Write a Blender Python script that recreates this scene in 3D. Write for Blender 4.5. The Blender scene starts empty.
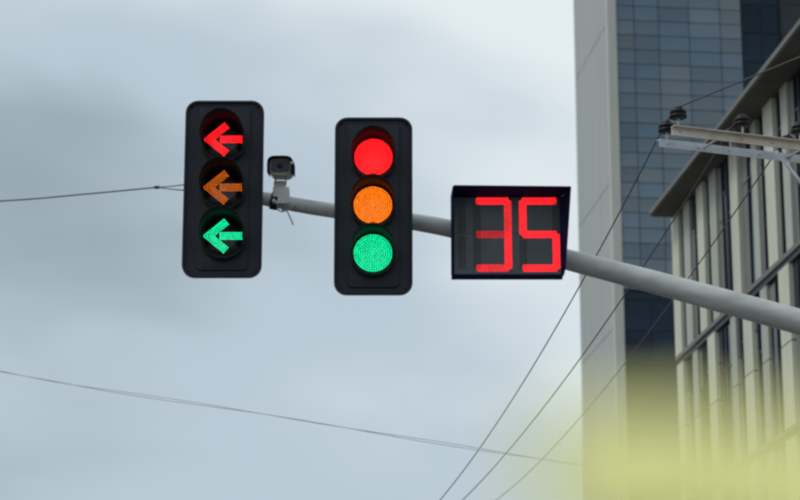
import bpy, math, random
from mathutils import Vector, Matrix, noise
random.seed(7)
R = math.radians
scene = bpy.context.scene
col = scene.collection

# ------------------------------------------------------------------ camera
F_PX, PITCH = 2297.0, math.atan(628 / 2297)          # focal length in 800-px units, upward pitch
EYE = Vector((0, 0, 1.6))
cd = bpy.data.cameras.new('camera')
cam = bpy.data.objects.new('camera', cd)
col.objects.link(cam)
cam.location = EYE
cam.rotation_euler = (R(90) + PITCH, 0, 0)
cd.sensor_width = 36
cd.lens = 36 * F_PX / 800
cd.clip_start, cd.clip_end = 0.05, 5000
cd.dof.use_dof = True
cd.dof.focus_distance = 25.5
cd.dof.aperture_fstop = 2.4
scene.camera = cam

# ------------------------------------------------------------------ world, sun, exposure
SUN_AZ, SUN_EL = R(258), R(55)                       # azimuth clockwise from +Y (ahead): left and behind
world = bpy.data.worlds.new('World')
scene.world = world
world.use_nodes = True
wn, wl = world.node_tree.nodes, world.node_tree.links
wn.clear()
w_out = wn.new('ShaderNodeOutputWorld')
w_bg = wn.new('ShaderNodeBackground'); w_bg.inputs['Strength'].default_value = 0.1
w_sky = wn.new('ShaderNodeTexSky'); w_sky.sky_type = 'NISHITA'; w_sky.sun_disc = False
w_sky.sun_elevation = SUN_EL; w_sky.sun_rotation = SUN_AZ
w_tc = wn.new('ShaderNodeTexCoord')
w_map = wn.new('ShaderNodeMapping')
w_map.inputs['Location'].default_value = (-13.2151, 0.41306, -9.16718)
w_map.inputs['Scale'].default_value = (1.0, 1.0, 1.5)
w_n = wn.new('ShaderNodeTexNoise')
w_n.inputs['Scale'].default_value = 1.6; w_n.inputs['Detail'].default_value = 5.0
w_n.inputs['Roughness'].default_value = 0.46; w_n.inputs['Distortion'].default_value = 0.3
w_r = wn.new('ShaderNodeValToRGB')
w_r.color_ramp.interpolation = 'EASE'
e = w_r.color_ramp.elements
e[0].position = 0.345; e[0].color = (0.325, 0.405, 0.46, 1)
e[1].position = 0.52; e[1].color = (0.80, 0.87, 0.90, 1)
m_ = w_r.color_ramp.elements.new(0.425); m_.color = (0.50, 0.60, 0.68, 1)
w_mul = wn.new('ShaderNodeVectorMath'); w_mul.operation = 'SCALE'; w_mul.inputs['Scale'].default_value = 10.0
w_mix = wn.new('ShaderNodeMix'); w_mix.data_type = 'RGBA'; w_mix.inputs['Factor'].default_value = 0.96
wl.new(w_tc.outputs['Generated'], w_map.inputs['Vector'])
wl.new(w_map.outputs['Vector'], w_n.inputs['Vector'])
wl.new(w_n.outputs['Fac'], w_r.inputs['Fac'])
wl.new(w_r.outputs['Color'], w_mul.inputs[0])
wl.new(w_sky.outputs['Color'], w_mix.inputs['A'])
wl.new(w_mul.outputs['Vector'], w_mix.inputs['B'])
wl.new(w_mix.outputs['Result'], w_bg.inputs['Color'])
wl.new(w_bg.outputs['Background'], w_out.inputs['Surface'])

sl = bpy.data.lights.new('sun', 'SUN')
sl.energy = 1.5; sl.angle = R(18); sl.color = (1.0, 0.965, 0.90)
sun = bpy.data.objects.new('sun', sl)
col.objects.link(sun)
sd = Vector((math.sin(SUN_AZ) * math.cos(SUN_EL), math.cos(SUN_AZ) * math.cos(SUN_EL), math.sin(SUN_EL)))
sun.rotation_euler = sd.to_track_quat('Z', 'Y').to_euler()
sun.location = sd * 60

vs = scene.view_settings
vs.view_transform = 'Standard'; vs.look = 'None'; vs.exposure = 0.0; vs.gamma = 1.0
vs.use_curve_mapping = False
scene.cycles.use_denoising = True
scene.cycles.filter_width = 2.6                       # a slightly soft lens
scene.cycles.max_bounces = 8


# ------------------------------------------------------------------ helpers
def at(x, y, Y):
    """world point seen at photo position (x, y) at a distance Y ahead of the camera"""
    dx, dz = (x - 400) / F_PX, -(y - 250) / F_PX
    r = Vector((dx, math.cos(PITCH) - dz * math.sin(PITCH), math.sin(PITCH) + dz * math.cos(PITCH)))
    return EYE + r * (Y / r.y)


def mat(name, color, rough=0.6, metal=0.0, var=0.0, scale=4.0, stretch=(1, 1, 1), var_col=None, bump=0.0,
        bump_scale=40.0, spec=0.5, rand=0.0, emit=None, emit_s=0.0, ior=1.45, coat=0.0, rough_var=0.0):
    m = bpy.data.materials.new(name); m.use_nodes = True
    n, l = m.node_tree.nodes, m.node_tree.links
    b = n['Principled BSDF']
    b.inputs['Base Color'].default_value = (*color, 1)
    b.inputs['Roughness'].default_value = rough
    b.inputs['Metallic'].default_value = metal
    b.inputs['Specular IOR Level'].default_value = spec
    b.inputs['IOR'].default_value = ior
    b.inputs['Coat Weight'].default_value = coat
    last = None
    if var > 0 or bump > 0 or rough_var > 0:
        tc = n.new('ShaderNodeTexCoord'); mp = n.new('ShaderNodeMapping')
        mp.inputs['Scale'].default_value = stretch
        l.new(tc.outputs['Object'], mp.inputs['Vector'])
    if var > 0:
        nz = n.new('ShaderNodeTexNoise'); nz.inputs['Scale'].default_value = scale
        nz.inputs['Detail'].default_value = 6; nz.inputs['Roughness'].default_value = 0.6
        l.new(mp.outputs['Vector'], nz.inputs['Vector'])
        rp = n.new('ShaderNodeValToRGB')
        rp.color_ramp.elements[0].position = 0.3; rp.color_ramp.elements[1].position = 0.72
        c2 = var_col or tuple(c * (1 - var) for c in color)
        rp.color_ramp.elements[0].color = (*c2, 1)
        rp.color_ramp.elements[1].color = (*[min(1, c * (1 + var * 0.4)) for c in color], 1)
        l.new(nz.outputs['Fac'], rp.inputs['Fac'])
        last = rp.outputs['Color']
        if rough_var > 0:
            mr = n.new('ShaderNodeMapRange'); mr.inputs['To Min'].default_value = rough - rough_var
            mr.inputs['To Max'].default_value = rough + rough_var
            l.new(nz.outputs['Fac'], mr.inputs['Value']); l.new(mr.outputs['Result'], b.inputs['Roughness'])
    if rand > 0:
        oi = n.new('ShaderNodeObjectInfo')
        hs = n.new('ShaderNodeHueSaturation')
        mr = n.new('ShaderNodeMapRange'); mr.inputs['To Min'].default_value = 1 - rand; mr.inputs['To Max'].default_value = 1 + rand
        l.new(oi.outputs['Random'], mr.inputs['Value']); l.new(mr.outputs['Result'], hs.inputs['Value'])
        if last: l.new(last, hs.inputs['Color'])
        else: hs.inputs['Color'].default_value = (*color, 1)
        last = hs.outputs['Color']
    if last: l.new(last, b.inputs['Base Color'])
    if bump > 0:
        nb = n.new('ShaderNodeTexNoise'); nb.inputs['Scale'].default_value = bump_scale; nb.inputs['Detail'].default_value = 4
        l.new(mp.outputs['Vector'], nb.inputs['Vector'])
        bp = n.new('ShaderNodeBump'); bp.inputs['Strength'].default_value = bump; bp.inputs['Distance'].default_value = 0.01
        l.new(nb.outputs['Fac'], bp.inputs['Height']); l.new(bp.outputs['Normal'], b.inputs['Normal'])
    if emit:
        b.inputs['Emission Color'].default_value = (*emit, 1)
        b.inputs['Emission Strength'].default_value = emit_s
    return m


class MB:
    """collects vertices and faces; build() links them as one mesh object"""
    def __init__(s): s.v, s.f, s.smooth = [], [], []
    def add(s, vs, fs, smooth=False):
        o = len(s.v); s.v += [tuple(p) for p in vs]
        s.f += [tuple(i + o for i in f) for f in fs]; s.smooth += [smooth] * len(fs)
        return s
    def box(s, x0, x1, y0, y1, z0, z1, M=None):
        p = [Vector((x, y, z)) for z in (z0, z1) for y in (y0, y1) for x in (x0, x1)]
        if M is not None: p = [M @ q for q in p]
        return s.add(p, [(0, 2, 3, 1), (4, 5, 7, 6), (0, 1, 5, 4), (2, 6, 7, 3), (0, 4, 6, 2), (1, 3, 7, 5)])
    def prism(s, outline, y0, y1, bevel=0.0):
        """outline in x,z (counter-clockwise seen from -Y) from y0 (front) to y1 (back); front edge bevelled"""
        n = len(outline); rings = []
        cx = sum(p[0] for p in outline) / n; cz = sum(p[1] for p in outline) / n
        hx = max(abs(p[0] - cx) for p in outline); hz = max(abs(p[1] - cz) for p in outline)
        if bevel > 0:
            kx, kz = 1 - bevel / hx, 1 - bevel / hz
            rings.append([(cx + (p[0] - cx) * kx, y0, cz + (p[1] - cz) * kz) for p in outline])
            rings.append([(p[0], y0 + bevel, p[1]) for p in outline])
        else:
            rings.append([(p[0], y0, p[1]) for p in outline])
        rings.append([(p[0], y1, p[1]) for p in outline])
        vs_ = [q for r in rings for q in r]; fs = [tuple(range(n))]
        for k in range(len(rings) - 1):
            for i in range(n):
                j = (i + 1) % n
                fs.append((k * n + j, k * n + i, (k + 1) * n + i, (k + 1) * n + j))
        fs.append(tuple(reversed(range((len(rings) - 1) * n, len(rings) * n))))
        return s.add(vs_, fs)
    def tube(s, path, radii, seg=12, caps=True):
        path = [Vector(p) for p in path]
        if not isinstance(radii, (list, tuple)): radii = [radii] * len(path)
        vs_, fs = [], []
        prev = None
        for i, p in enumerate(path):
            t = (path[min(i + 1, len(path) - 1)] - path[max(i - 1, 0)]).normalized()
            if prev is None:
                a = Vector((0, 0, 1)) if abs(t.z) < 0.9 else Vector((1, 0, 0))
                nx = t.cross(a).normalized()
            else:
                nx = (prev - t * prev.dot(t)).normalized()
            prev = nx; ny = t.cross(nx)
            for k in range(seg):
                a = 2 * math.pi * k / seg
                vs_.append(p + (nx * math.cos(a) + ny * math.sin(a)) * radii[i])
        for i in range(len(path) - 1):
            for k in range(seg):
                j = (k + 1) % seg
                fs.append((i * seg + k, i * seg + j, (i + 1) * seg + j, (i + 1) * seg + k))
        s.add(vs_, fs, True)
        if caps:
            o = len(s.v) - len(vs_)
            s.f += [tuple(o + k for k in reversed(range(seg))), tuple(o + (len(path) - 1) * seg + k for k in range(seg))]
            s.smooth += [False, False]
        return s
    def lathe(s, prof, c=(0, 0, 0), seg=20, axis='Z', a0=0.0):
        vs_, fs = [], []
        for r, h in prof:
            for k in range(seg):
                a = 2 * math.pi * k / seg + a0
                q = (r * math.cos(a), r * math.sin(a), h)
                if axis == 'Y': q = (q[0], h, q[1])
                if axis == 'X': q = (h, q[0], q[1])
                vs_.append((q[0] + c[0], q[1] + c[1], q[2] + c[2]))
        for i in range(len(prof) - 1):
            for k in range(seg):
                j = (k + 1) % seg
                fs.append((i * seg + k, i * seg + j, (i + 1) * seg + j, (i + 1) * seg + k))
        fs.append(tuple(reversed(range(seg)))); fs.append(tuple(range((len(prof) - 1) * seg, len(prof) * seg)))
        return s.add(vs_, fs, True)
    def mesh(s, name):
        me = bpy.data.meshes.new(name); me.from_pydata(s.v, [], s.f)
        me.polygons.foreach_set('use_smooth', s.smooth); me.update()
        return me
    def build(s, name, m, parent=None, fix=True):
        me = s.mesh(name)
        if fix:
            import bmesh
            bm = bmesh.new(); bm.from_mesh(me); bmesh.ops.recalc_face_normals(bm, faces=bm.faces); bm.to_mesh(me); bm.free()
        me.materials.append(m)
        return link(name, me, parent)


def link(name, me, parent=None):
    o = bpy.data.objects.new(name, me); col.objects.link(o)
    if parent is not None: o.parent = parent
    return o


def tag(o, label=None, cat=None, group=None, kind=None):
    if label: o['label'] = label
    if cat: o['category'] = cat
    if group: o['group'] = group
    if kind: o['kind'] = kind
    return o


def thing(name, label, cat, loc=(0, 0, 0), rz=0.0, group=None):
    o = link(name, None); o.location = loc; o.rotation_euler = (0, 0, rz)
    return tag(o, label, cat, group)


def rrect(w, h, r, cx=0.0, cz=0.0, n=6):
    pts = []
    for (sx, sz, a0) in ((1, -1, -90), (1, 1, 0), (-1, 1, 90), (-1, -1, 180)):
        for k in range(n + 1):
            a = R(a0 + 90 * k / n)
            pts.append((cx + sx * (w / 2 - r) + r * math.cos(a), cz + sz * (h / 2 - r) + r * math.sin(a)))
    return pts


# ------------------------------------------------------------------ materials
M = {}
M['asphalt'] = mat('asphalt', (0.05, 0.05, 0.052), 0.9, var=0.35, scale=3, bump=0.6, bump_scale=120)
M['paver'] = mat('concrete_paving', (0.30, 0.29, 0.27), 0.85, var=0.25, scale=2, bump=0.4, bump_scale=60)
M['soil'] = mat('ground_soil', (0.16, 0.15, 0.13), 0.95, var=0.4, scale=0.05)
M['white_paint'] = mat('road_paint', (0.75, 0.75, 0.72), 0.7, var=0.25, scale=6)
M['black'] = mat('black_plastic', (0.007, 0.012, 0.022), 0.55, var=0.35, scale=9, stretch=(1, 1, 0.22), var_col=(0.014, 0.018, 0.026), spec=0.36, bump=0.08, bump_scale=200)
M['black_rim'] = mat('black_rim', (0.005, 0.008, 0.018), 0.55, var=0.3, scale=12, spec=0.38)
M['black_matt'] = mat('black_matt', (0.007, 0.009, 0.012), 0.75, var=0.3, scale=14)
M['lens_dark'] = mat('lens_dark', (0.015, 0.015, 0.017), 0.3, var=0.3, scale=30)
M['galv'] = mat('galvanised_steel', (0.50, 0.52, 0.51), 0.55, metal=0.2, var=0.32, scale=4, stretch=(0.6, 2, 2), bump=0.05, rough_var=0.1)
M['galv_blue'] = mat('galvanised_angle', (0.52, 0.57, 0.62), 0.5, metal=0.2, var=0.25, scale=9, rough_var=0.1)
M['rust_paint'] = mat('rusty_angle', (0.60, 0.60, 0.57), 0.65, metal=0.1, var=0.3, scale=3.2, var_col=(0.42, 0.32, 0.21))
M['insul'] = mat('dark_porcelain', (0.008, 0.007, 0.011), 0.5, var=0.3, scale=20, spec=0.3)
M['cable'] = mat('cable_sheath', (0.055, 0.06, 0.072), 0.6, var=0.2, scale=8)
M['cable_grey'] = mat('steel_wire', (0.20, 0.22, 0.25), 0.55, metal=0.3, var=0.2, scale=8)
M['cable_pale'] = mat('weathered_wire', (0.56, 0.60, 0.66), 0.6, var=0.2, scale=8)
M['pole_conc'] = mat('spun_concrete', (0.36, 0.355, 0.34), 0.85, var=0.25, scale=3, stretch=(1, 1, 0.2), bump=0.3)
M['cctv_white'] = mat('cream_housing', (0.33, 0.315, 0.24), 0.6, var=0.2, scale=25)
M['cctv_dark'] = mat('smoked_glass', (0.05, 0.06, 0.075), 0.25, var=0.2, scale=10)
M['panel_dark'] = mat('display_panel', (0.064, 0.076, 0.088), 0.5, var=0.25, scale=7, bump=0.15, bump_scale=220)
M['display_box'] = mat('display_housing', (0.014, 0.017, 0.075), 0.9, var=0.25, scale=8, spec=0.05)
M['led_off'] = mat('unlit_led', (0.055, 0.045, 0.042), 0.35, var=0.2, scale=30)
M['tower_wall'] = mat('grey_cladding', (0.37, 0.395, 0.395), 0.8, var=0.12, scale=1.1, stretch=(1, 1.6, 0.05), bump=0.1, bump_scale=3)
M['tower_pier'] = mat('cream_stone', (0.47, 0.485, 0.45), 0.8, var=0.1, scale=0.8, stretch=(1, 1, 0.2))
M['tower_glass'] = mat('blue_grey_glass', (0.080, 0.132, 0.182), 0.06, var=0.25, scale=0.25, spec=0.75, ior=1.6, rand=0.22)
M['tower_refl_blue'] = mat('glass_blue_reflection', (0.056, 0.108, 0.165), 0.06, var=0.25, scale=0.25, spec=0.75, ior=1.6, rand=0.2)  # darker blue reflection put into the pane colour
M['tower_refl_slate'] = mat('glass_slate_reflection', (0.094, 0.136, 0.168), 0.08, var=0.25, scale=0.25, spec=0.7, ior=1.6, rand=0.18)  # greyer reflection put into the pane colour
M['tower_dark'] = mat('dark_teal_glass', (0.008, 0.023, 0.044), 0.12, var=0.4, scale=0.3, spec=0.2, rand=0.3)
M['tower_grey_glass'] = mat('charcoal_glass', (0.02, 0.03, 0.038), 0.15, var=0.3, scale=0.3, spec=0.3, rand=0.3)
M['tower_frame'] = mat('dark_mullion', (0.012, 0.018, 0.026), 0.5, var=0.2, scale=2)
M['facade_stone'] = mat('beige_stone', (0.52, 0.53, 0.445), 0.8, var=0.14, scale=0.9, stretch=(1, 1, 0.35), rand=0.06, bump=0.1, bump_scale=30)
M['facade_fin'] = mat('pale_green_grey_panel', (0.36, 0.385, 0.345), 0.7, var=0.12, scale=0.9, stretch=(1, 1, 0.3), rand=0.08)
M['facade_grey'] = mat('grey_infill_panel', (0.17, 0.175, 0.165), 0.75, var=0.15, scale=0.7, rand=0.12)
M['facade_glass'] = mat('facade_window_glass', (0.007, 0.011, 0.024), 0.08, var=0.3, scale=0.4, spec=0.4, rand=0.4)
M['facade_frame'] = mat('charcoal_frame', (0.03, 0.034, 0.045), 0.5, var=0.2, scale=2)
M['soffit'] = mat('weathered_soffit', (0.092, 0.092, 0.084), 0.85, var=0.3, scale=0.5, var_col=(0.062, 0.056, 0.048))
M['fascia'] = mat('grey_fascia', (0.15, 0.155, 0.15), 0.8, var=0.2, scale=0.6)


def led(name, c, s, base=(0.02, 0.02, 0.02)):
    return mat(name, base, 0.4, var=0.1, scale=20, emit=c, emit_s=s)


RED, AMB, GRN = (1.0, 0.010, 0.013), (1.0, 0.19, 0.006), (0.005, 0.82, 0.34)
M['red_led'] = led('red_led', RED, 2.6); M['amber_led'] = led('amber_led', AMB, 2.6); M['green_led'] = led('green_led', GRN, 2.6)
M['amber_arrow'] = led('amber_arrow_led', AMB, 1.35)
M['red_glow'] = led('lit_red_lens', RED, 0.5, (0.2, 0.01, 0.015))
M['amber_glow'] = led('lit_amber_lens', AMB, 0.22, (0.2, 0.05, 0.01))
M['green_glow'] = led('lit_green_lens', GRN, 0.10, (0.01, 0.12, 0.06))
M['digit_full'] = led('digit_led', (1.0, 0.012, 0.019), 1.9, (0.15, 0.01, 0.012))
M['digit_mid'] = led('digit_led_soft', (1.0, 0.018, 0.028), 1.3, (0.15, 0.01, 0.012))
M['digit_dim'] = led('digit_led_dim', (1.0, 0.02, 0.035), 0.66, (0.15, 0.012, 0.014))

# ------------------------------------------------------------------ ground, roads
g = MB().add([(-2500, -2500, 0), (2500, -2500, 0), (2500, 2500, 0), (-2500, 2500, 0)], [(0, 1, 2, 3)]).build('ground', M['soil'])
tag(g, kind='structure')
ST = R(6.5)                                          # the street runs 6.5 degrees to the left of the view
STREET = Matrix.Rotation(ST, 4, 'Z')
rd = MB().add([(-9, -80, 0.004), (7.2, -80, 0.004), (7.2, 400, 0.004), (-9, 400, 0.004)], [(0, 1, 2, 3)]).build('road', M['asphalt'])
rd.matrix_world = STREET; tag(rd, kind='structure')
for nm, x0, x1 in (('pavement_right', 7.2, 16.0), ('pavement_left', -14, -9)):
    p = MB().box(x0, x1, -80, 400, -0.05, 0.13).build(nm, M['paver']); p.matrix_world = STREET; tag(p, kind='structure')
lm = MB()
for k in range(-4, 40):
    for x in (-3.6, 1.8):
        lm.add([(x - .075, k * 9, 0.008), (x + .075, k * 9, 0.008), (x + .075, k * 9 + 4, 0.008), (x - .075, k * 9 + 4, 0.008)], [(0, 1, 2, 3)])
o = lm.build('lane_marking', M['white_paint']); o.matrix_world = STREET; tag(o, kind='structure')

# ------------------------------------------------------------------ tall tower
T0 = at(615.5, 0, 165)
tower = thing('office_tower', 'tall tower with grey side wall and blue-grey glass front behind the mast arm', 'tower', (T0.x, T0.y, 0), ST)
Z_TOP = 98.0
MB().box(0.02, 24, 0.40, 13.0, 43.0, Z_TOP - 0.3).build('core', M['tower_frame'], tower)
# side wall: tall panels with open joints
zs = [0, 16.6, 28.7, 40.85, 52.1, 64.75, 77, 89, Z_TOP]
for a, b in zip(zs[:-1], zs[1:]):
    MB().box(-0.665, -0.35, 0.62, 13.3, a + 0.035, b - 0.035).build('wall_panel', M['tower_wall'], tower)
MB().box(-0.35, -0.0, 0.62, 13.2, 0, Z_TOP).build('wall_backing', M['tower_frame'], tower)
MB().box(-0.70, 0.0, -0.08, 0.60, 0, Z_TOP).build('corner_pier', M['tower_pier'], tower)
# glass front, pane by pane
cols_ = [0.05, 1.40, 3.32, 5.70, 8.15, 9.80]
z_lo, dz = 43.75, 1.181
n_rows = 22
pane_cache = {}
def pane(w, h, t=0.03):
    k = (round(w, 3), round(h, 3), t)
    if k not in pane_cache:
        pane_cache[k] = MB().box(-w / 2, w / 2, 0, t, -h / 2, h / 2).mesh('pane')
    return pane_cache[k]
def put_pane(parent, x0, x1, z0, z1, y, m, gap=0.05, tilt=0.004, name='window_pane'):
    me = pane(x1 - x0 - 2 * gap, z1 - z0 - 2 * gap)
    o = link(name, me, parent)
    if not me.materials: me.materials.append(m)
    o.material_slots[0].link = 'OBJECT'; o.material_slots[0].material = m
    o.location = ((x0 + x1) / 2, y, (z0 + z1) / 2)
    o.rotation_euler = (random.uniform(-tilt, tilt), 0, random.uniform(-tilt, tilt))
    return o
for r in range(n_rows):
    z0 = z_lo + r * dz
    for c in range(len(cols_) - 1):
        nv = noise.noise(Vector((c * 0.55 + 3.3, r * 0.23, 1.7))) + 0.25 * random.uniform(-1, 1)
        gm = 'tower_refl_blue' if nv > 0.16 or (r > 17 and c < 2) else ('tower_refl_slate' if nv < -0.12 else 'tower_glass')  # tints picked in patches to imitate uneven reflections in the glass
        put_pane(tower, cols_[c], cols_[c + 1], z0, z0 + dz, 0.05, M[gm], 0.028, 0.014)
MB().box(0.02, 9.86, 0.12, 0.20, z_lo - 0.1, z_lo + n_rows * dz).build('mullion_backing', M['tower_frame'], tower)
g_up = MB()
for r in range(n_rows, int((Z_TOP - z_lo) / dz)):
    z0 = z_lo + r * dz
    for c in range(len(cols_) - 1):
        g_up.box(cols_[c] + .05, cols_[c + 1] - .05, 0.05, 0.10, z0 + .05, z0 + dz - .05)
tag(g_up.build('upper_glazing', M['tower_glass'], tower), kind='stuff')
# dark slot and charcoal bay on the right
for r in range(10):
    z0 = 55 + r * 2.362
    for c in range(2):
        put_pane(tower, 9.9 + c * 1.5, 11.4 + c * 1.5, z0, z0 + 2.362, 0.32, M['tower_dark'], 0.04, 0.004)
    for c in range(3):
        put_pane(tower, 13.0 + c * 2.4, 15.4 + c * 2.4, z0, z0 + 2.362, 0.0, M['tower_grey_glass'], 0.04, 0.004)
MB().box(12.94, 20.2, 0.05, 0.35, 54.9, 79).build('bay_frame', M['tower_frame'], tower)
# dark lower storeys set behind the front
MB().box(0.02, 24, 0.30, 13.0, 0.0, 42.98).build('lower_core', M['tower_frame'], tower)
MB().box(0.02, 24, 0.20, 0.395, 43.0, 43.6).build('transfer_beam', M['tower_dark'], tower)
for r in range(9):
    z0 = 21.7 + r * 2.362
    for c in range(4):
        put_pane(tower, 0.1 + c * 2.0, 2.1 + c * 2.0, z0, z0 + 2.362, 0.22, M['tower_dark'], 0.035, 0.005)
MB().box(-0.3, 24, 0.1, 13.2, Z_TOP, Z_TOP + 0.6).build('roof', M['fascia'], tower)

# ------------------------------------------------------------------ low building on the right
F0 = at(676, 217, 75)
low = thing('office_building', 'beige building with vertical stone fins and a deep dark roof overhang at right', 'building', (F0.x, F0.y, 0), ST - R(90))
ZS, FL = F0.z, 4.87                                   # soffit height, storey height
LEN = 44.0
MB().box(0.05, LEN, 0.42, 16, 0.0, ZS + 0.2).build('core', M['facade_frame'], low)
MB().box(LEN + 0.003, LEN + 0.15, -0.10, 16, 0.0, ZS - 0.003).build('end_wall', M['facade_stone'], low)
rf = MB().box(-0.05, LEN + 0.4, -0.86, 16.4, ZS, ZS + 0.05).build('roof', M['soffit'], low)
MB().box(-0.08, LEN + 0.42, -0.90, 16.5, ZS + 0.05, ZS + 0.20).build('fascia', M['fascia'], rf)
rng = random.Random(3)
top_mains = [(-0.25, 0.70), (3.28, 4.16), (7.50, 8.41), (11.47, 12.44)]
top_fins = [(1.25, 2.1), (4.80, 5.62), (9.90, 10.48), (13.17, 13.84)]
low_mains = [(-0.12, 0.76), (4.08, 5.02), (8.40, 9.38), (12.35, 13.4)]
low_fins = [(1.92, 2.57), (6.81, 7.44), (10.24, 10.95), (14.6, 15.25)]
for k in range(4, 11):
    top_mains.append((-0.1 + 4.12 * k - 0.8, -0.1 + 4.12 * k + 0.15)); top_fins.append((4.12 * k + 1.2, 4.12 * k + 1.95))
    low_mains.append((4.12 * k - 0.1, 4.12 * k + 0.85)); low_fins.append((4.12 * k + 2.1, 4.12 * k + 2.75))
col_cache = {}
for st in range(4):
    z1 = ZS - 0.0 if st == 0 else ZS - FL * st - 0.30
    z0 = ZS - FL * (st + 1)
    mains, fins = (top_mains, top_fins) if st == 0 else (low_mains, low_fins)
    ups = sorted([(a, b, 'column', -0.11) for a, b in mains] + [(a, b, 'fin', -0.07) for a, b in fins])
    ups = [u_ for u_ in ups if u_[1] < LEN - 0.1]
    jz = z0 + (z1 - z0) * 0.52
    for a, b, nm, yf in ups:
        m = M['facade_stone'] if nm == 'column' else M['facade_fin']
        if st == 0:
            MB().box(a, b, yf, 0.40, z0, z1 - 0.002).build(nm, m, low)
        else:                                        # two stone lengths with an open joint
            c_ = MB().box(a, b, yf, 0.40, jz + 0.02, z1).build(nm, m, low)
            MB().box(a, b, yf, 0.40, z0, jz - 0.02).build(nm, m, low)
            MB().box(a + 0.03, b - 0.03, yf + 0.05, 0.40, jz - 0.02, jz + 0.02).build('joint', M['facade_frame'], c_)
    # ledge between storeys
    lg = MB().box(-0.12, LEN, -0.16, 0.40, z0 - 0.14, z0 - 0.002).build('ledge', M['facade_grey'], low)
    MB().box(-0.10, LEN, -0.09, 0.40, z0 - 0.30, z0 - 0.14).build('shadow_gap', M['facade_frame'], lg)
    # glazing between the uprights
    edges = [u_ for u_ in ups]
    for (a0, b0, _, _), (a1, b1, _, _) in zip(edges[:-1], edges[1:]):
        if a1 - b0 < 0.25: continue
        w = a1 - b0
        slit = min(0.62, w * 0.6)                      # dark glass slit on the far side of the next upright
        cells = [(b0, a1 - slit - 0.05, 0), (a1 - slit, a1, 1)]
        if w > 1.5: cells = [(b0, b0 + w * 0.3, 0), (b0 + w * 0.3 + 0.05, b0 + w * 0.55, 1), (b0 + w * 0.55 + 0.05, a1 - slit - 0.05, 0), (a1 - slit, a1, 1)]
        for (x0, x1, glassy) in cells:
            if x1 - x0 < 0.1: continue
            zt = z0 + (z1 - z0) * rng.choice((0.62, 0.70, 0.78))
            p_glass = 0.95 if glassy else (0.12 if st == 0 else 0.6)
            up_m = M['facade_glass'] if rng.random() < max(p_glass, 0.3) else M['facade_grey']
            put_pane(low, x0, x1, zt, z1 - 0.05, 0.02, up_m, 0.02, 0.004)
            low_m = M['facade_glass'] if rng.random() < p_glass else M['facade_grey']
            put_pane(low, x0, x1, z0, zt, 0.02, low_m, 0.02, 0.004)
            if glassy or st > 0:
                MB().box(x0, x1, -0.01, 0.1, zt - 0.035, zt + 0.035).build('transom', M['facade_frame'], low)
            MB().box(x1 + 0.002, x1 + 0.048, -0.03, 0.1, z0, z1 - 0.05).build('mullion', M['facade_frame'], low) if x1 < a1 - 0.04 else None
MB().box(0.0, LEN, -0.15, 0.40, 0.0, ZS - FL * 4 - 0.31).build('podium_wall', M['facade_stone'], low)

# ------------------------------------------------------------------ mast arm
Y_ARM = 18.62
arm_px = [(214, 189), (268, 199.5), (300, 205.5), (332, 210.5), (432, 225), (500, 241.5), (565, 259), (650, 281), (720, 300), (800, 322), (860, 339), (903, 352)]
arm_w = [11, 14, 14.5, 15, 17.5, 19, 21, 23, 24.5, 26, 27, 28]
arm_pts = [at(x, y, Y_ARM) for x, y in arm_px]
base = Vector((arm_pts[-1].x + 0.06, Y_ARM, 0))
mast = thing('signal_mast', 'grey steel mast arm rising to the left across the picture', 'mast', base)
inv = Matrix.Translation(-base)
def smooth_path(pts, ws, n=6):
    out, ow = [], []
    for i in range(len(pts) - 1):
        p0, p1, p2, p3 = pts[max(i - 1, 0)], pts[i], pts[i + 1], pts[min(i + 2, len(pts) - 1)]
        for k in range(n):
            t = k / n
            out.append(0.5 * ((2 * p1) + (p2 - p0) * t + (2 * p0 - 5 * p1 + 4 * p2 - p3) * t * t + (3 * p1 - p0 - 3 * p2 + p3) * t ** 3))
            ow.append(ws[i] * (1 - t) + ws[i + 1] * t)
    out.append(pts[-1]); ow.append(ws[-1])
    return out, ow
ap, aw = smooth_path(arm_pts, [w * 0.00832 / 2 for w in arm_w])
MB().tube([inv @ p for p in ap], aw, 28).build('arm', M['galv'], mast)
zt = arm_pts[-1].z
MB().tube([(0, 0, 0.02), (0, 0, 2), (0, 0, zt + 0.35)], [0.17, 0.155, 0.13], 28).build('pole', M['galv'], mast)
MB().lathe([(0.0, 0), (0.14, 0.0), (0.14, 0.03), (0.08, 0.08), (0.0, 0.09)], (0, 0, zt + 0.35)).build('pole_cap', M['galv'], mast)
MB().box(-0.28, 0.28, -0.28, 0.28, 0, 0.03).build('base_plate', M['galv'], mast)
for sx in (-1, 1):
    for sy in (-1, 1):
        MB().lathe([(0.025, 0), (0.025, 0.05), (0.014, 0.05), (0.014, 0.09)], (sx * .22, sy * .22, 0.03), 6).build('anchor_bolt', M['galv'], mast)
def arm_at(xp):
    """arm centre and radius at a photo column"""
    best = min(range(len(ap)), key=lambda i: abs(400 + F_PX * (ap[i].x) / (ap[i].y * math.cos(PITCH) + (ap[i].z - 1.6) * math.sin(PITCH)) - xp))
    return ap[best], aw[best]
# clamp and end collar seen between the two heads
pc, rc = arm_at(273)
tdir = (arm_pts[2] - arm_pts[1]).normalized()
cl = MB().tube([inv @ (pc - tdir * 0.030), inv @ (pc + tdir * 0.030)], rc * 1.32, 24).build('clamp_band', M['black_matt'], mast)
MB().tube([inv @ (pc + Vector((0, -rc * 1.2, -0.03))), inv @ (pc + Vector((0, -rc * 1.2 - 0.05, -0.03)))], 0.014, 8).build('bolt', M['galv'], cl)

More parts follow.
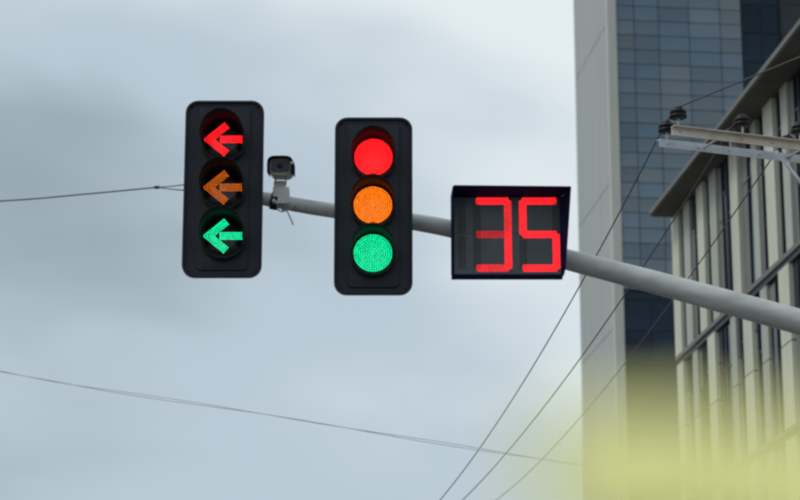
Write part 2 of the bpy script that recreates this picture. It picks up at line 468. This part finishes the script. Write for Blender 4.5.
# ------------------------------------------------------------------ traffic signal heads
def visor(Rv, L, t=0.004, seg=28, a0=-32, a1=212):
    """cut-away hood: long on top, short at the lower sides, open below; front towards -Y"""
    mb = MB(); rows = []
    for rr in (Rv, Rv - t):
        for j in range(3):
            for i in range(seg + 1):
                a = R(a0 + (a1 - a0) * i / seg)
                k = (math.sin(a) - math.sin(R(a0))) / (1 - math.sin(R(a0)))
                ln = L * (0.30 + 0.70 * (k ** 0.8 if k > 0 else 0))
                y = -ln * j / 2
                drop = -0.05 * (-y)                   # tips slightly downward
                rows.append((rr * math.cos(a), y, rr * math.sin(a) + drop))
    n = seg + 1
    fs = []
    for s_ in range(2):
        for j in range(2):
            for i in range(seg):
                q = s_ * 3 * n + j * n + i
                fs.append((q, q + 1, q + 1 + n, q + n))
    for i in range(seg):
        fs.append((2 * n + i, 2 * n + i + 1, 5 * n + i + 1, 5 * n + i))
    for j in range(2):
        for i in (0, seg):
            fs.append((j * n + i, (j + 1) * n + i, (3 + j + 1) * n + i, (3 + j) * n + i))
    return mb.add(rows, fs, True)

def led_dots(points, r, y, n=6, h=0.003):
    mb = MB()
    jr = random.Random(5)
    r_0 = r
    for (x, z) in points:
        r = r_0 * jr.uniform(0.86, 1.08)
        vs_ = [(x + r * math.cos(2 * math.pi * k / n), y, z + r * math.sin(2 * math.pi * k / n)) for k in range(n)] + [(x, y - h, z)]
        mb.add(vs_, [(k, (k + 1) % n, n) for k in range(n)])
    return mb

def disc_points(rad, pitch=0.0190):
    pts = [(0, 0)]
    k = 1
    while k * pitch < rad:
        n = int(round(2 * math.pi * k)); off = 0.37 * k
        pts += [(k * pitch * math.cos(2 * math.pi * i / n + off), k * pitch * math.sin(2 * math.pi * i / n + off)) for i in range(n)]
        k += 1
    return pts

def arrow_points(p=0.0172):
    """left arrow: a shaft and two barbs, each a strip of lamp rows"""
    out = []
    def strip(ax, az, bx, bz, rows):
        d = Vector((bx - ax, bz - az)); L = d.length; d /= L; nrm = Vector((-d.y, d.x))
        for i in range(int(L / p) + 1):
            for j in range(rows):
                q = Vector((ax, az)) + d * (i * p) + nrm * ((j - (rows - 1) / 2) * p)
                out.append((q.x, q.y))
    strip(-0.020, 0, 0.152, 0, 4)
    a_ = len(out)
    strip(-0.148, -0.024, 0.024, 0.120, 4)
    out[a_:] = [q for q in out[a_:] if q[1] >= 0]
    out += [(x, -z) for x, z in out[a_:] if z > 0]
    return out

def signal_head(name, label, px, py, w, h, lens_px, arrows):
    """px,py: photo position of the plate's centre"""
    c = at(px, py, 18.36)
    zb = c.z - h / 2
    t = thing(name, label, 'traffic light', (c.x, 18.36, zb))
    o = rrect(w, h, 0.105, 0, h / 2)
    plate = MB().prism(o, -0.012, 0.012).build('backboard', M['black'], t)
    rim = MB(); n = len(o)
    oi = rrect(w - 0.036, h - 0.036, 0.09, 0, h / 2)
    vs_ = [(p[0], -0.012, p[1]) for p in o] + [(p[0], -0.034, p[1]) for p in o] + [(p[0], -0.034, p[1]) for p in oi] + [(p[0], -0.012, p[1]) for p in oi]
    rim.add(vs_, [(k * n + i, k * n + (i + 1) % n, (k + 1) * n + (i + 1) % n, (k + 1) * n + i) for k in range(3) for i in range(n)])
    rim.build('rim', M['black_rim'], plate)
    body = MB().prism(rrect(0.43, h - 0.12, 0.045, 0, h / 2), -0.030, -0.0125, 0.004).build('housing', M['black'], t)
    MB().prism(rrect(0.40, h - 0.16, 0.03, 0, h / 2), 0.013, 0.10).build('back_cover', M['black'], t)
    cols3 = ('red', 'amber', 'green')
    for i, lp in enumerate(lens_px):
        lz = at(lp[0], lp[1], 18.27).z - zb
        lx = at(lp[0], lp[1], 18.27).x - c.x
        mod = MB().lathe([(0.190, -0.029), (0.190, -0.088), (0.176, -0.094), (0.160, -0.088), (0.160, -0.080)], (lx, 0, lz), 40, 'Y').build('lens_bezel', M['black_matt'], t)
        lens = MB().lathe([(0.159, -0.081), (0.156, -0.092), (0.11, -0.100), (0.05, -0.104), (0.0005, -0.105)], (lx, 0, lz), 40, 'Y')
        cn = cols3[i]
        lo = lens.build('lens', M['lens_dark'] if arrows else M[cn + '_glow'], t)
        pts = arrow_points() if arrows else disc_points(0.154)
        rr = (0.0066, 0.0056, 0.0062)[i] if arrows else (0.0072, 0.0066, 0.0064)[i]
        d = led_dots([(lx + a, lz + b) for a, b in pts], rr, -0.107, 6).build('lamp_dots', M['amber_arrow' if arrows and i == 1 else cn + '_led'], lo)
        tag(d, kind='stuff')
        if i == 2: d['label'] = 'lit green ' + ('arrow' if arrows else 'disc') + ' of lamp dots'
        if i == 1: d['label'] = 'lit amber ' + ('arrow' if arrows else 'disc') + ' of lamp dots'
        if i == 0: d['label'] = 'lit red ' + ('arrow' if arrows else 'disc') + ' of lamp dots'
        vz = visor(0.184, 0.36).build('visor', M['black_matt'], t, fix=True)
        vz.location = (lx, -0.088, lz)
        # door seam and latch of each section
        sec = MB().box(-0.2152, 0.2152, -0.0308, -0.029, lz - 0.2105, lz - 0.2055).build('section_seam', M['black_matt'], body)
        MB().box(0.205, 0.220, -0.028, -0.016, lz - 0.03, lz + 0.03).build('latch', M['black_matt'], body)
    MB().box(-0.17, 0.17, -0.034, -0.0305, 0.085, 0.125).build('bottom_cover', M['black_rim'], body)
    for sx in (-1, 1):
        for zz in (0.05, h - 0.05):
            MB().lathe([(0.009, -0.02), (0.009, -0.011)], (sx * (w / 2 - 0.055), 0, zz), 8, 'Y').build('screw', M['black_matt'], plate)
    # bracket to the arm
    p, r = arm_at(px)
    az = p.z - zb
    br = MB().box(-0.06, 0.06, 0.10, Y_ARM - 18.36 - r + 0.004, az - 0.05, az + 0.05).build('bracket', M['black_matt'], t)
    MB().tube([(-0.05, Y_ARM - 18.36, p.z - zb), (0.05, Y_ARM - 18.36, p.z - zb + 0.012)], r * 1.14, 20).build('clamp', M['black_matt'], br)
    return t

W1 = at(263, 190, 18.36).x - at(184, 190, 18.36).x
H1 = at(223, 101, 18.36).z - at(223, 277, 18.36).z
signal_head('traffic_light', 'black signal head showing red, amber and green left arrows', 223.5, 189, W1, H1, [(223.5, 140), (223, 188), (223, 236.5)], True)
W2 = at(412.5, 206, 18.36).x - at(334.5, 206, 18.36).x
H2 = at(374, 118, 18.36).z - at(374, 294.5, 18.36).z
signal_head('traffic_light', 'black signal head with round red, amber and green discs lit', 373.5, 206, W2, H2, [(373.5, 157.5), (373, 205.5), (373, 253.5)], False)
for o in list(col.objects):
    if o.name.startswith('traffic_light') and o.parent is None: o['group'] = 'signal heads on the mast arm'

# ------------------------------------------------------------------ countdown display
Yd = 18.38
dc = at(506.5, 232, Yd)
xL, xR = at(451.5, 232, Yd).x - dc.x, at(562.5, 232, Yd).x - dc.x
zB, zT = at(506, 275.5, Yd).z, at(506, 196.5, Yd).z
disp = thing('countdown_display', 'square black display box counting 35 in red digits', 'countdown display', (dc.x, Yd, zB))
H = zT - zB
MB().box(xL, xR, 0.0, 0.14, 0, H).build('housing', M['display_box'], disp)
MB().box(xL + 0.02, xR - 0.02, -0.010, -0.0005, 0.010, H - 0.012).build('face_panel', M['panel_dark'], disp)
LH = 0.27
# hood: top sheet and two tapering, slightly splayed cheeks
hd = MB()
def sheet(mb, pts, nrm, t=0.006):
    a = [Vector(p) for p in pts]; b = [p + Vector(nrm) * t for p in a]; n = len(a)
    mb.add(a + b, [tuple(range(n)), tuple(reversed(range(n, 2 * n)))] + [(i, (i + 1) % n, n + (i + 1) % n, n + i) for i in range(n)])
sheet(hd, [(xL, 0.0, H), (xR, 0.0, H), (xR + 0.055, -LH, H + 0.002), (xL + 0.015, -LH, H + 0.012)], (0, 0, 1))
ho = hd.build('hood', M['display_box'], disp)
sheet_r = MB(); sheet(sheet_r, [(xR, -0.0006, 0.0), (xR, -0.0006, H - 0.001), (xR + 0.053, -LH, H + 0.001), (xR + 0.012, -0.07, 0.05)], (1, 0, 0)); sheet_r.build('cheek', M['display_box'], ho)
sheet_l = MB(); sheet(sheet_l, [(xL, -0.0006, 0.0), (xL, -0.0006, H - 0.001), (xL + 0.012, -LH * 0.9, H + 0.018), (xL + 0.004, -0.05, 0.04)], (-1, 0, 0)); sheet_l.build('cheek', M['display_box'], ho)
MB().box(xL + 0.0, xR, -0.014, -0.0005, -0.0, 0.009).build('sill', M['display_box'], disp)
for zz in (0.52,):                                # seams of the face panel
    MB().box(xL + 0.03, xR - 0.03, -0.0115, -0.0101, H * zz, H * zz + 0.003).build('panel_seam', M['black_matt'], disp)

P_ = 0.0158
def seg_points(x0, z0, x1, z1, rows=4):
    d = Vector((x1 - x0, z1 - z0)); L = d.length; d /= L; nrm = Vector((-d.y, d.x)); out = []
    for j in range(rows):
        ofs = (j - (rows - 1) / 2) * P_
        cut = -0.003 + 14.0 * ofs * ofs
        n = max(2, int(round((L - 2 * cut) / P_)))
        for i in range(n + 1):
            q = Vector((x0, z0)) + d * (cut + (L - 2 * cut) * i / n) + nrm * ofs
            out.append((q.x, q.y))
    return out
def digit(xc, w, zc, h, state):
    l, r, b, t_ = xc - w / 2, xc + w / 2, zc - h / 2, zc + h / 2
    segs = {'a': (l, t_, r, t_), 'b': (r, zc, r, t_), 'c': (r, b, r, zc), 'd': (l, b, r, b), 'e': (l, b, l, zc), 'f': (l, zc, l, t_), 'g': (l, zc, r, zc)}
    for k, s_ in segs.items():
        m = state.get(k)
        o = led_dots(seg_points(*s_), 0.0076 if m else 0.006, -0.0125, 6, 0.004).build('digit_segment', M[m] if m else M['led_off'], disp)
        o['label'] = 'lit red digit segment' if m else 'unlit digit segment'
dx = lambda x: at(x, 235, Yd).x - dc.x
dzz = lambda y: at(506, y, Yd).z - zB
zc = dzz(235); hh = dzz(201.5) - dzz(268.5)
zc = (dzz(201.5) + dzz(268.5)) / 2
digit((dx(477) + dx(508)) / 2, dx(508) - dx(477), zc, hh, {'a': 'digit_full', 'b': 'digit_mid', 'c': 'digit_full', 'd': 'digit_mid', 'g': 'digit_dim'})
digit((dx(523) + dx(556)) / 2, dx(556) - dx(523), zc, hh, {'a': 'digit_full', 'f': 'digit_full', 'g': 'digit_full', 'c': 'digit_full', 'd': 'digit_full'})
for za, zb_ in ((zc + 0.02, zc + hh / 2), (zc - hh / 2, zc - 0.02)):
    o = led_dots(seg_points(dx(462), za, dx(462), zb_), 0.006, -0.0125, 6, 0.004).build('digit_segment', M['led_off'], disp)
    o['label'] = 'unlit digit segment'
p, r = arm_at(506)
br = MB().box(-0.12, 0.12, 0.14, Y_ARM - Yd + 0.0 - r * 0.6, p.z - zB - 0.06, p.z - zB + 0.06).build('bracket', M['black_matt'], disp)

# ------------------------------------------------------------------ surveillance camera on the arm
pc2, rc2 = arm_at(281)
cc = at(281.5, 163, 18.45)
cctv = thing('surveillance_camera', 'small cream surveillance camera on a post between the two signal heads', 'camera', (pc2.x, Y_ARM, pc2.z + rc2 * 0.9))
zc0 = cc.z - (pc2.z + rc2 * 0.9)
def post_y(y): return y - Y_ARM
MB().box(-0.06, 0.075, -0.075, 0.075, -rc2 * 1.5, 0.055).build('clamp_block', M['galv'], cctv)
MB().prism(rrect(0.100, 0.09, 0.015, -0.006, 0.075), -0.05, 0.05, 0.006).build('pan_base', M['galv'], cctv)
ff = MB()
for sx in (-1, 1): ff.box(sx * 0.045 - 0.005, sx * 0.045 + 0.005, -0.02, 0.02, 0.10, zc0 - 0.07)
ff.build('fork_bracket', M['cctv_white'], cctv)
tilt = Matrix.Translation((0.004, 0, zc0)) @ Matrix.Rotation(R(12), 4, 'X')
def tl(mb):
    mb.v = [tuple(tilt @ Vector(q)) for q in mb.v]; return mb
hb = tl(MB().prism(rrect(0.186, 0.150, 0.045, 0, 0), -0.17, 0.20, 0.01)).build('body', M['cctv_white'], cctv)
tl(MB().prism(rrect(0.150, 0.104, 0.025, 0, 0.012), -0.178, -0.171)).build('front_glass', M['cctv_dark'], hb)
tl(MB().lathe([(0.024, -0.1805), (0.024, -0.179)], (0, 0, 0.012), 20, 'Y')).build('lens', M['lens_dark'], hb)
# sun shield over the top and sides
sh = MB(); op, ip = [], []
for k in range(25):
    a = R(-18 + 216 * k / 24)
    ca, sa = math.cos(a), math.sin(a)
    sc_ = lambda rx, rz: (rx * math.copysign(abs(ca) ** 0.5, ca), rz * math.copysign(abs(sa) ** 0.5, sa))
    op.append(sc_(0.109, 0.094)); ip.append(sc_(0.104, 0.089))
n = len(op)
vs_ = [(x, -0.215, z) for x, z in op] + [(x, 0.20, z) for x, z in op] + [(x, 0.20, z) for x, z in ip] + [(x, -0.215, z) for x, z in ip]
fs = []
for k in range(n - 1):
    for q in range(4):
        r2 = (q + 1) % 4
        fs.append((q * n + k, q * n + k + 1, r2 * n + k + 1, r2 * n + k))
fs += [(0, n, 2 * n, 3 * n), (n - 1, 2 * n - 1, 3 * n - 1, 4 * n - 1)]
tl(sh.add(vs_, fs, True)).build('sun_shield', M['display_box'], cctv)
# loose leads under the clamp
for pts in ([(0.02, -0.06, -0.09), (0.05, -0.06, -0.135), (0.07, -0.06, -0.17), (0.115, -0.05, -0.27)],
            [(0.0, -0.06, -0.09), (0.03, -0.07, -0.15), (0.10, -0.06, -0.125), (0.14, -0.05, -0.105), (0.10, -0.05, -0.09)],
            [(-0.01, -0.06, -0.07), (-0.02, -0.07, -0.13), (0.01, -0.06, -0.155), (0.045, -0.06, -0.15)]):
    q, _ = smooth_path([Vector(p) for p in pts], [0] * len(pts), 5)
    MB().tube(q, 0.006, 6).build('lead', M['cable_grey'], cctv)

# ------------------------------------------------------------------ power line pole at the right
ARM_AZ = R(70)
ad = Vector((math.sin(ARM_AZ), math.cos(ARM_AZ), 0)); an = Vector((ad.y, -ad.x, 0))   # along the crossarm; towards the camera
tip = at(665.5, 138.5, 24.0)
pole_xy = tip + ad * 2.05
pole_xy.z = 0
Zc = tip.z
utility = thing('utility_pole', 'power pole with double steel crossarm and dark insulators near the roof overhang', 'utility pole', pole_xy, R(90) - ARM_AZ)
def utility_parts(t, zarm, height, detail=True):
    MB().tube([(0, 0, 0), (0, 0, height)], [0.19, 0.12], 20).build('pole', M['pole_conc'], t)
    for sgn, m, z_, xs in ((1, 'galv_blue', zarm, -2.05), (-1, 'rust_paint', zarm + 0.045, -2.05)):
        y0 = sgn * 0.15
        b = MB().box(xs, 2.05, y0 - 0.005, y0 + 0.005, z_ - 0.05, z_ + 0.045)
        b.box(xs, 2.05, min(y0, y0 + sgn * 0.075) + (0.0052 if sgn > 0 else -0.0002), max(y0, y0 + sgn * 0.075) - (0.0 if sgn > 0 else 0.0052), z_ + 0.036, z_ + 0.0448)
        bo = b.build('crossarm', M[m], t)
        if m == 'rust_paint': bo['label'] = 'rust-stained crossarm beam'
        for k in range(11):
            xx = xs + 0.1 + k * 0.38
            MB().lathe([(0.013, y0 - 0.014), (0.013, y0 + 0.014)], (xx, 0, z_ - 0.005), 6, 'Y').build('bolt', M['galv'], bo)
        for xx in (-1.93, -1.14, -0.42, 1.9):
            off = -0.05 if sgn < 0 else -0.01
            ins = MB().lathe([(0.014, 0.0), (0.014, 0.11)], (xx + off, y0 + sgn * 0.03, z_ + 0.045), 8).build('insulator_pin', M['galv'], t)
            MB().lathe([(0.05, 0.095), (0.095, 0.10), (0.10, 0.118), (0.080, 0.132), (0.078, 0.142), (0.09, 0.148), (0.094, 0.166), (0.078, 0.185),
                        (0.060, 0.195), (0.058, 0.21), (0.04, 0.222), (0.01, 0.226)], (xx + off, y0 + sgn * 0.03, z_ + 0.045), 18).build('insulator', M['insul'], ins)
    for sgn in (-1, 1):
        MB().tube([(sgn * 0.75, -0.12, zarm - 0.04), (sgn * 0.12, -0.12, zarm - 0.75)], 0.022, 8).build('brace', M['galv_blue'], t)
    for xx in (-1.5, -0.45):
        MB().tube([(xx, -0.146, zarm), (xx, 0.146, zarm)], 0.012, 8).build('spacer_bolt', M['galv'], t)
utility_parts(utility, Zc, Zc + 0.9)
# the poles at the other ends of the wires
far_xy = pole_xy + Vector((math.sin(R(-8.2)) * 45, math.cos(R(-8.2)) * 45, 0))
far_pole = thing('utility_pole', 'farther power pole down the street holding the same wires', 'utility pole', far_xy, R(90) - ARM_AZ)
utility_parts(far_pole, Zc + 1.5, Zc + 2.3)
side_xy = Vector((16.5, 1.0, 0))
side_pole = thing('utility_pole', 'power pole off to the right of the low building', 'utility pole', side_xy, R(30))
utility_parts(side_pole, Zc + 0.2, Zc + 1.0)
for o in (utility, far_pole, side_pole): o['group'] = 'power poles along the street'

def wire(name, label, pts, r, m, group=None):
    o = MB().tube(pts, r, 6).build(name, m)
    return tag(o, label, 'cable', group)
def sagged(A, B, sag, n=40):
    return [A.lerp(B, k / n) - Vector((0, 0, 4 * sag * (k / n) * (1 - k / n))) for k in range(n + 1)]
def ins_top(xx, sgn, zarm, origin, rz):
    z_ = zarm + (0.0 if sgn > 0 else 0.045)
    off = -0.05 if sgn < 0 else -0.01
    loc = Matrix.Translation(origin) @ Matrix.Rotation(rz, 4, 'Z')
    return loc @ Vector((xx + off, sgn * 0.18, z_ + 0.045 + 0.222))
GW = 'power wires slanting down to the left'
for xx, az, dz_, sag, lb in ((-1.93, -8.0, 1.5, 2.4, 'dark power wire running down left from the leftmost insulators, steepest of three'),
                             (-1.14, -9.0, 1.5, 2.3, 'dark power wire slanting down left from the second insulator pair, past the roof corner'),
                             (-0.42, -3.6, 2.3, 0.85, 'dark power wire crossing the beige fins, lowest of the three')):
    A = ins_top(xx, 1, Zc, pole_xy, R(90) - ARM_AZ)
    A0 = ins_top(xx, -1, Zc, pole_xy, R(90) - ARM_AZ)
    B = A + Vector((math.sin(R(az)) * 45, math.cos(R(az)) * 45, dz_))
    wire('power_wire', lb, [A0, A0.lerp(A, 0.5)] + sagged(A, B, sag), 0.0088, M['cable'], GW)
A0 = ins_top(-1.93, -1, Zc, pole_xy, R(90) - ARM_AZ)
wire('power_wire', 'dark wire rising right from the leftmost insulator over the dark roof overhang', sagged(A0, A0 + Vector((math.sin(R(150)), math.cos(R(150)), 0.004)) * 24, 0.25), 0.0088, M['cable'])

# stay wire from the left signal head
st_pts = [at(x, y, 18.5) for x, y in ((-420, 214), (-200, 211), (0, 201), (80, 194.5), (157, 187.3))]
q, _ = smooth_path(st_pts, [0] * 5, 8)
stay = thing('stay_wire', 'thin grey stay wire forking at the left edge of the arrow head', 'cable', st_pts[-1])
si = Matrix.Translation(-st_pts[-1])
MB().tube([si @ p for p in q], 0.007, 6).build('strand', M['cable_grey'], stay)
for yy in (184.5, 190.5):
    MB().tube([si @ st_pts[-1], si @ at(172, (187.3 + yy) / 2 + 0.3, 18.45), si @ at(186.5, yy, 18.37)], 0.0055, 6).build('fork_strand', M['cable_grey'], stay)
MB().lathe([(0.006, -0.03), (0.014, -0.015), (0.014, 0.015), (0.006, 0.03)], (0, 0, 0), 10, 'X').build('clamp', M['cable'], stay)
lp_xy = st_pts[0].copy(); lp_xy.z = 0
sp = thing('steel_post', 'grey steel post holding the stay wire beyond the left edge', 'post', lp_xy)
MB().tube([(0, 0, 0.02), (0, 0, st_pts[0].z + 0.3)], [0.12, 0.08], 20).build('shaft', M['galv'], sp)
MB().box(-0.2, 0.2, -0.2, 0.2, 0, 0.025).build('base_plate', M['galv'], sp)

# pale twin wire across the lower sky
tw = [at(x, y, 18.55) for x, y in ((-420, 285), (-200, 333), (0, 371.5), (100, 389), (250, 412), (400, 436.5), (540, 459), (700, 482), (908, 508))]   # from the post to the mast
q, _ = smooth_path(tw, [0] * len(tw), 6)
twin = thing('telephone_wire', 'pale grey twin telephone wire sloping across the lower left sky', 'cable', tw[0])
ti = Matrix.Translation(-tw[0])
for ph in (0.0, 2.6):
    MB().tube([ti @ p + Vector((0, 0, 0.007 * math.sin(k * 0.55 + ph) + (0.004 if ph else -0.004))) for k, p in enumerate(q)], 0.0029, 6).build('strand', M['cable_pale'], twin)

# ------------------------------------------------------------------ blurred yellow-green plant close to the lens
leaf_m = bpy.data.materials.new('yellow_green_leaf'); leaf_m.use_nodes = True
n_, l_ = leaf_m.node_tree.nodes, leaf_m.node_tree.links
b_ = n_['Principled BSDF']; b_.inputs['Roughness'].default_value = 0.55
tc = n_.new('ShaderNodeTexCoord'); nz = n_.new('ShaderNodeTexNoise'); nz.inputs['Scale'].default_value = 14
rp = n_.new('ShaderNodeValToRGB')
rp.color_ramp.elements[0].color = (0.72, 0.72, 0.27, 1); rp.color_ramp.elements[1].color = (0.84, 0.81, 0.34, 1)
l_.new(tc.outputs['Object'], nz.inputs['Vector']); l_.new(nz.outputs['Fac'], rp.inputs['Fac']); l_.new(rp.outputs['Color'], b_.inputs['Base Color'])
tr = n_.new('ShaderNodeBsdfTranslucent'); l_.new(rp.outputs['Color'], tr.inputs['Color'])
mx = n_.new('ShaderNodeMixShader'); mx.inputs['Fac'].default_value = 0.2
l_.new(b_.outputs['BSDF'], mx.inputs[1]); l_.new(tr.outputs['BSDF'], mx.inputs[2])
l_.new(mx.outputs['Shader'], n_['Material Output'].inputs['Surface'])
M['bark'] = mat('green_brown_stem', (0.12, 0.11, 0.05), 0.8, var=0.3, scale=30)

def leaf_mesh(L=0.11, W=0.075):
    rows = 9; vs_, fs = [], []
    for i in range(rows):
        t = i / (rows - 1)
        w = W / 2 * (math.sin(math.pi * t ** 0.8) ** 0.75) if 0 < t < 1 else 0.0012
        for k in (-1, -0.5, 0, 0.5, 1):
            x = k * w
            vs_.append((x, t * L, -0.10 * L * t * t * 2 + abs(k) * w * 0.28))
    for i in range(rows - 1):
        for k in range(4):
            q = i * 5 + k
            fs.append((q, q + 1, q + 6, q + 5))
    return MB().add(vs_, fs, True).mesh('leaf')
lmesh = leaf_mesh(); lmesh.materials.append(leaf_m)
PB = Vector((0.15, 0.70, 0.0))
plant = thing('leafy_shrub', 'blurred yellow-green leafy plant close to the camera at bottom right', 'plant', PB)
rg = random.Random(11)
tops = []
for k in range(7):
    a = 2 * math.pi * k / 7 + 0.3
    r0 = 0.02; r1 = rg.uniform(0.05, 0.13)
    pts = [Vector((r0 * math.cos(a), r0 * math.sin(a), 0)), Vector((r0 * 2 * math.cos(a), r0 * 2 * math.sin(a), 0.7)),
           Vector((r1 * math.cos(a), r1 * math.sin(a), 1.3)), Vector((r1 * 1.1 * math.cos(a), r1 * 1.1 * math.sin(a), 1.60))]
    q, w = smooth_path(pts, [0.011, 0.009, 0.006, 0.003], 6)
    MB().tube(q, w, 8).build('stem', M['bark'], plant)
    tops.append(q)
def put_leaf(p, az, pitch, roll, s):
    o = link('leaf', lmesh, plant)
    o.location = p; o.rotation_euler = (pitch, roll, az); o.scale = (s, s, s)
for q in tops:
    for k in range(7, len(q)):
        for rep in range(2):
            put_leaf(q[k], rg.uniform(0, 6.28), rg.uniform(-0.3, 0.5), rg.uniform(-0.4, 0.4), rg.uniform(0.7, 1.05) * (1.0 if k < len(q) - 2 else 0.7))
# crown leaves reaching into the picture: tip position, lean and size
for (x, y, Y, az, pit, roll, sc) in (
        (592, 410, 0.68, 0.10, 0.8, 0.1, 0.62), (632, 408, 0.72, -0.15, 0.8, -0.1, 0.66), (560, 446, 0.64, 0.35, 0.8, 0.1, 0.55),
        (680, 420, 0.69, -0.10, 0.8, 0.0, 0.62), (670, 428, 0.75, 0.25, 0.75, 0.1, 0.7), (735, 418, 0.66, 0.10, 0.85, 0.0, 0.6),
        (765, 420, 0.74, -0.2, 0.8, 0.1, 0.7), (815, 414, 0.68, 0.1, 0.8, 0.0, 0.66), (860, 416, 0.72, -0.1, 0.8, 0.0, 0.66),
        (574, 446, 0.67, 0.2, 0.8, 0.0, 0.6), (602, 444, 0.60, 0.0, 0.8, 0.0, 0.6), (645, 440, 0.60, 0.0, 0.8, 0.0, 0.6), (690, 432, 0.62, 0.0, 0.8, 0.0, 0.6),
        (730, 432, 0.60, 0.1, 0.8, 0.0, 0.6), (770, 432, 0.63, 0.1, 0.8, 0.0, 0.6), (810, 432, 0.60, -0.1, 0.8, 0.0, 0.6),
        (588, 476, 0.61, 0.1, 0.7, 0.0, 0.62), (628, 472, 0.58, -0.1, 0.7, 0.0, 0.62), (672, 474, 0.57, 0.1, 0.7, 0.0, 0.62), (716, 470, 0.57, 0.0, 0.7, 0.0, 0.62),
        (758, 470, 0.58, 0.1, 0.7, 0.0, 0.62), (800, 468, 0.57, -0.1, 0.7, 0.0, 0.62), (842, 450, 0.58, 0.0, 0.7, 0.0, 0.62), (780, 425, 0.66, 0.0, 0.8, 0.0, 0.66),
        (720, 428, 0.70, 0.1, 0.8, 0.0, 0.66)):
    Rm = Matrix.Rotation(az, 4, 'Z') @ Matrix.Rotation(roll, 4, 'Y') @ Matrix.Rotation(pit, 4, 'X')
    tipv = Rm @ Vector((0, 0.11 * sc, -0.022 * sc))
    put_leaf(at(x, y, Y) - tipv - PB, az, pit, roll, sc)
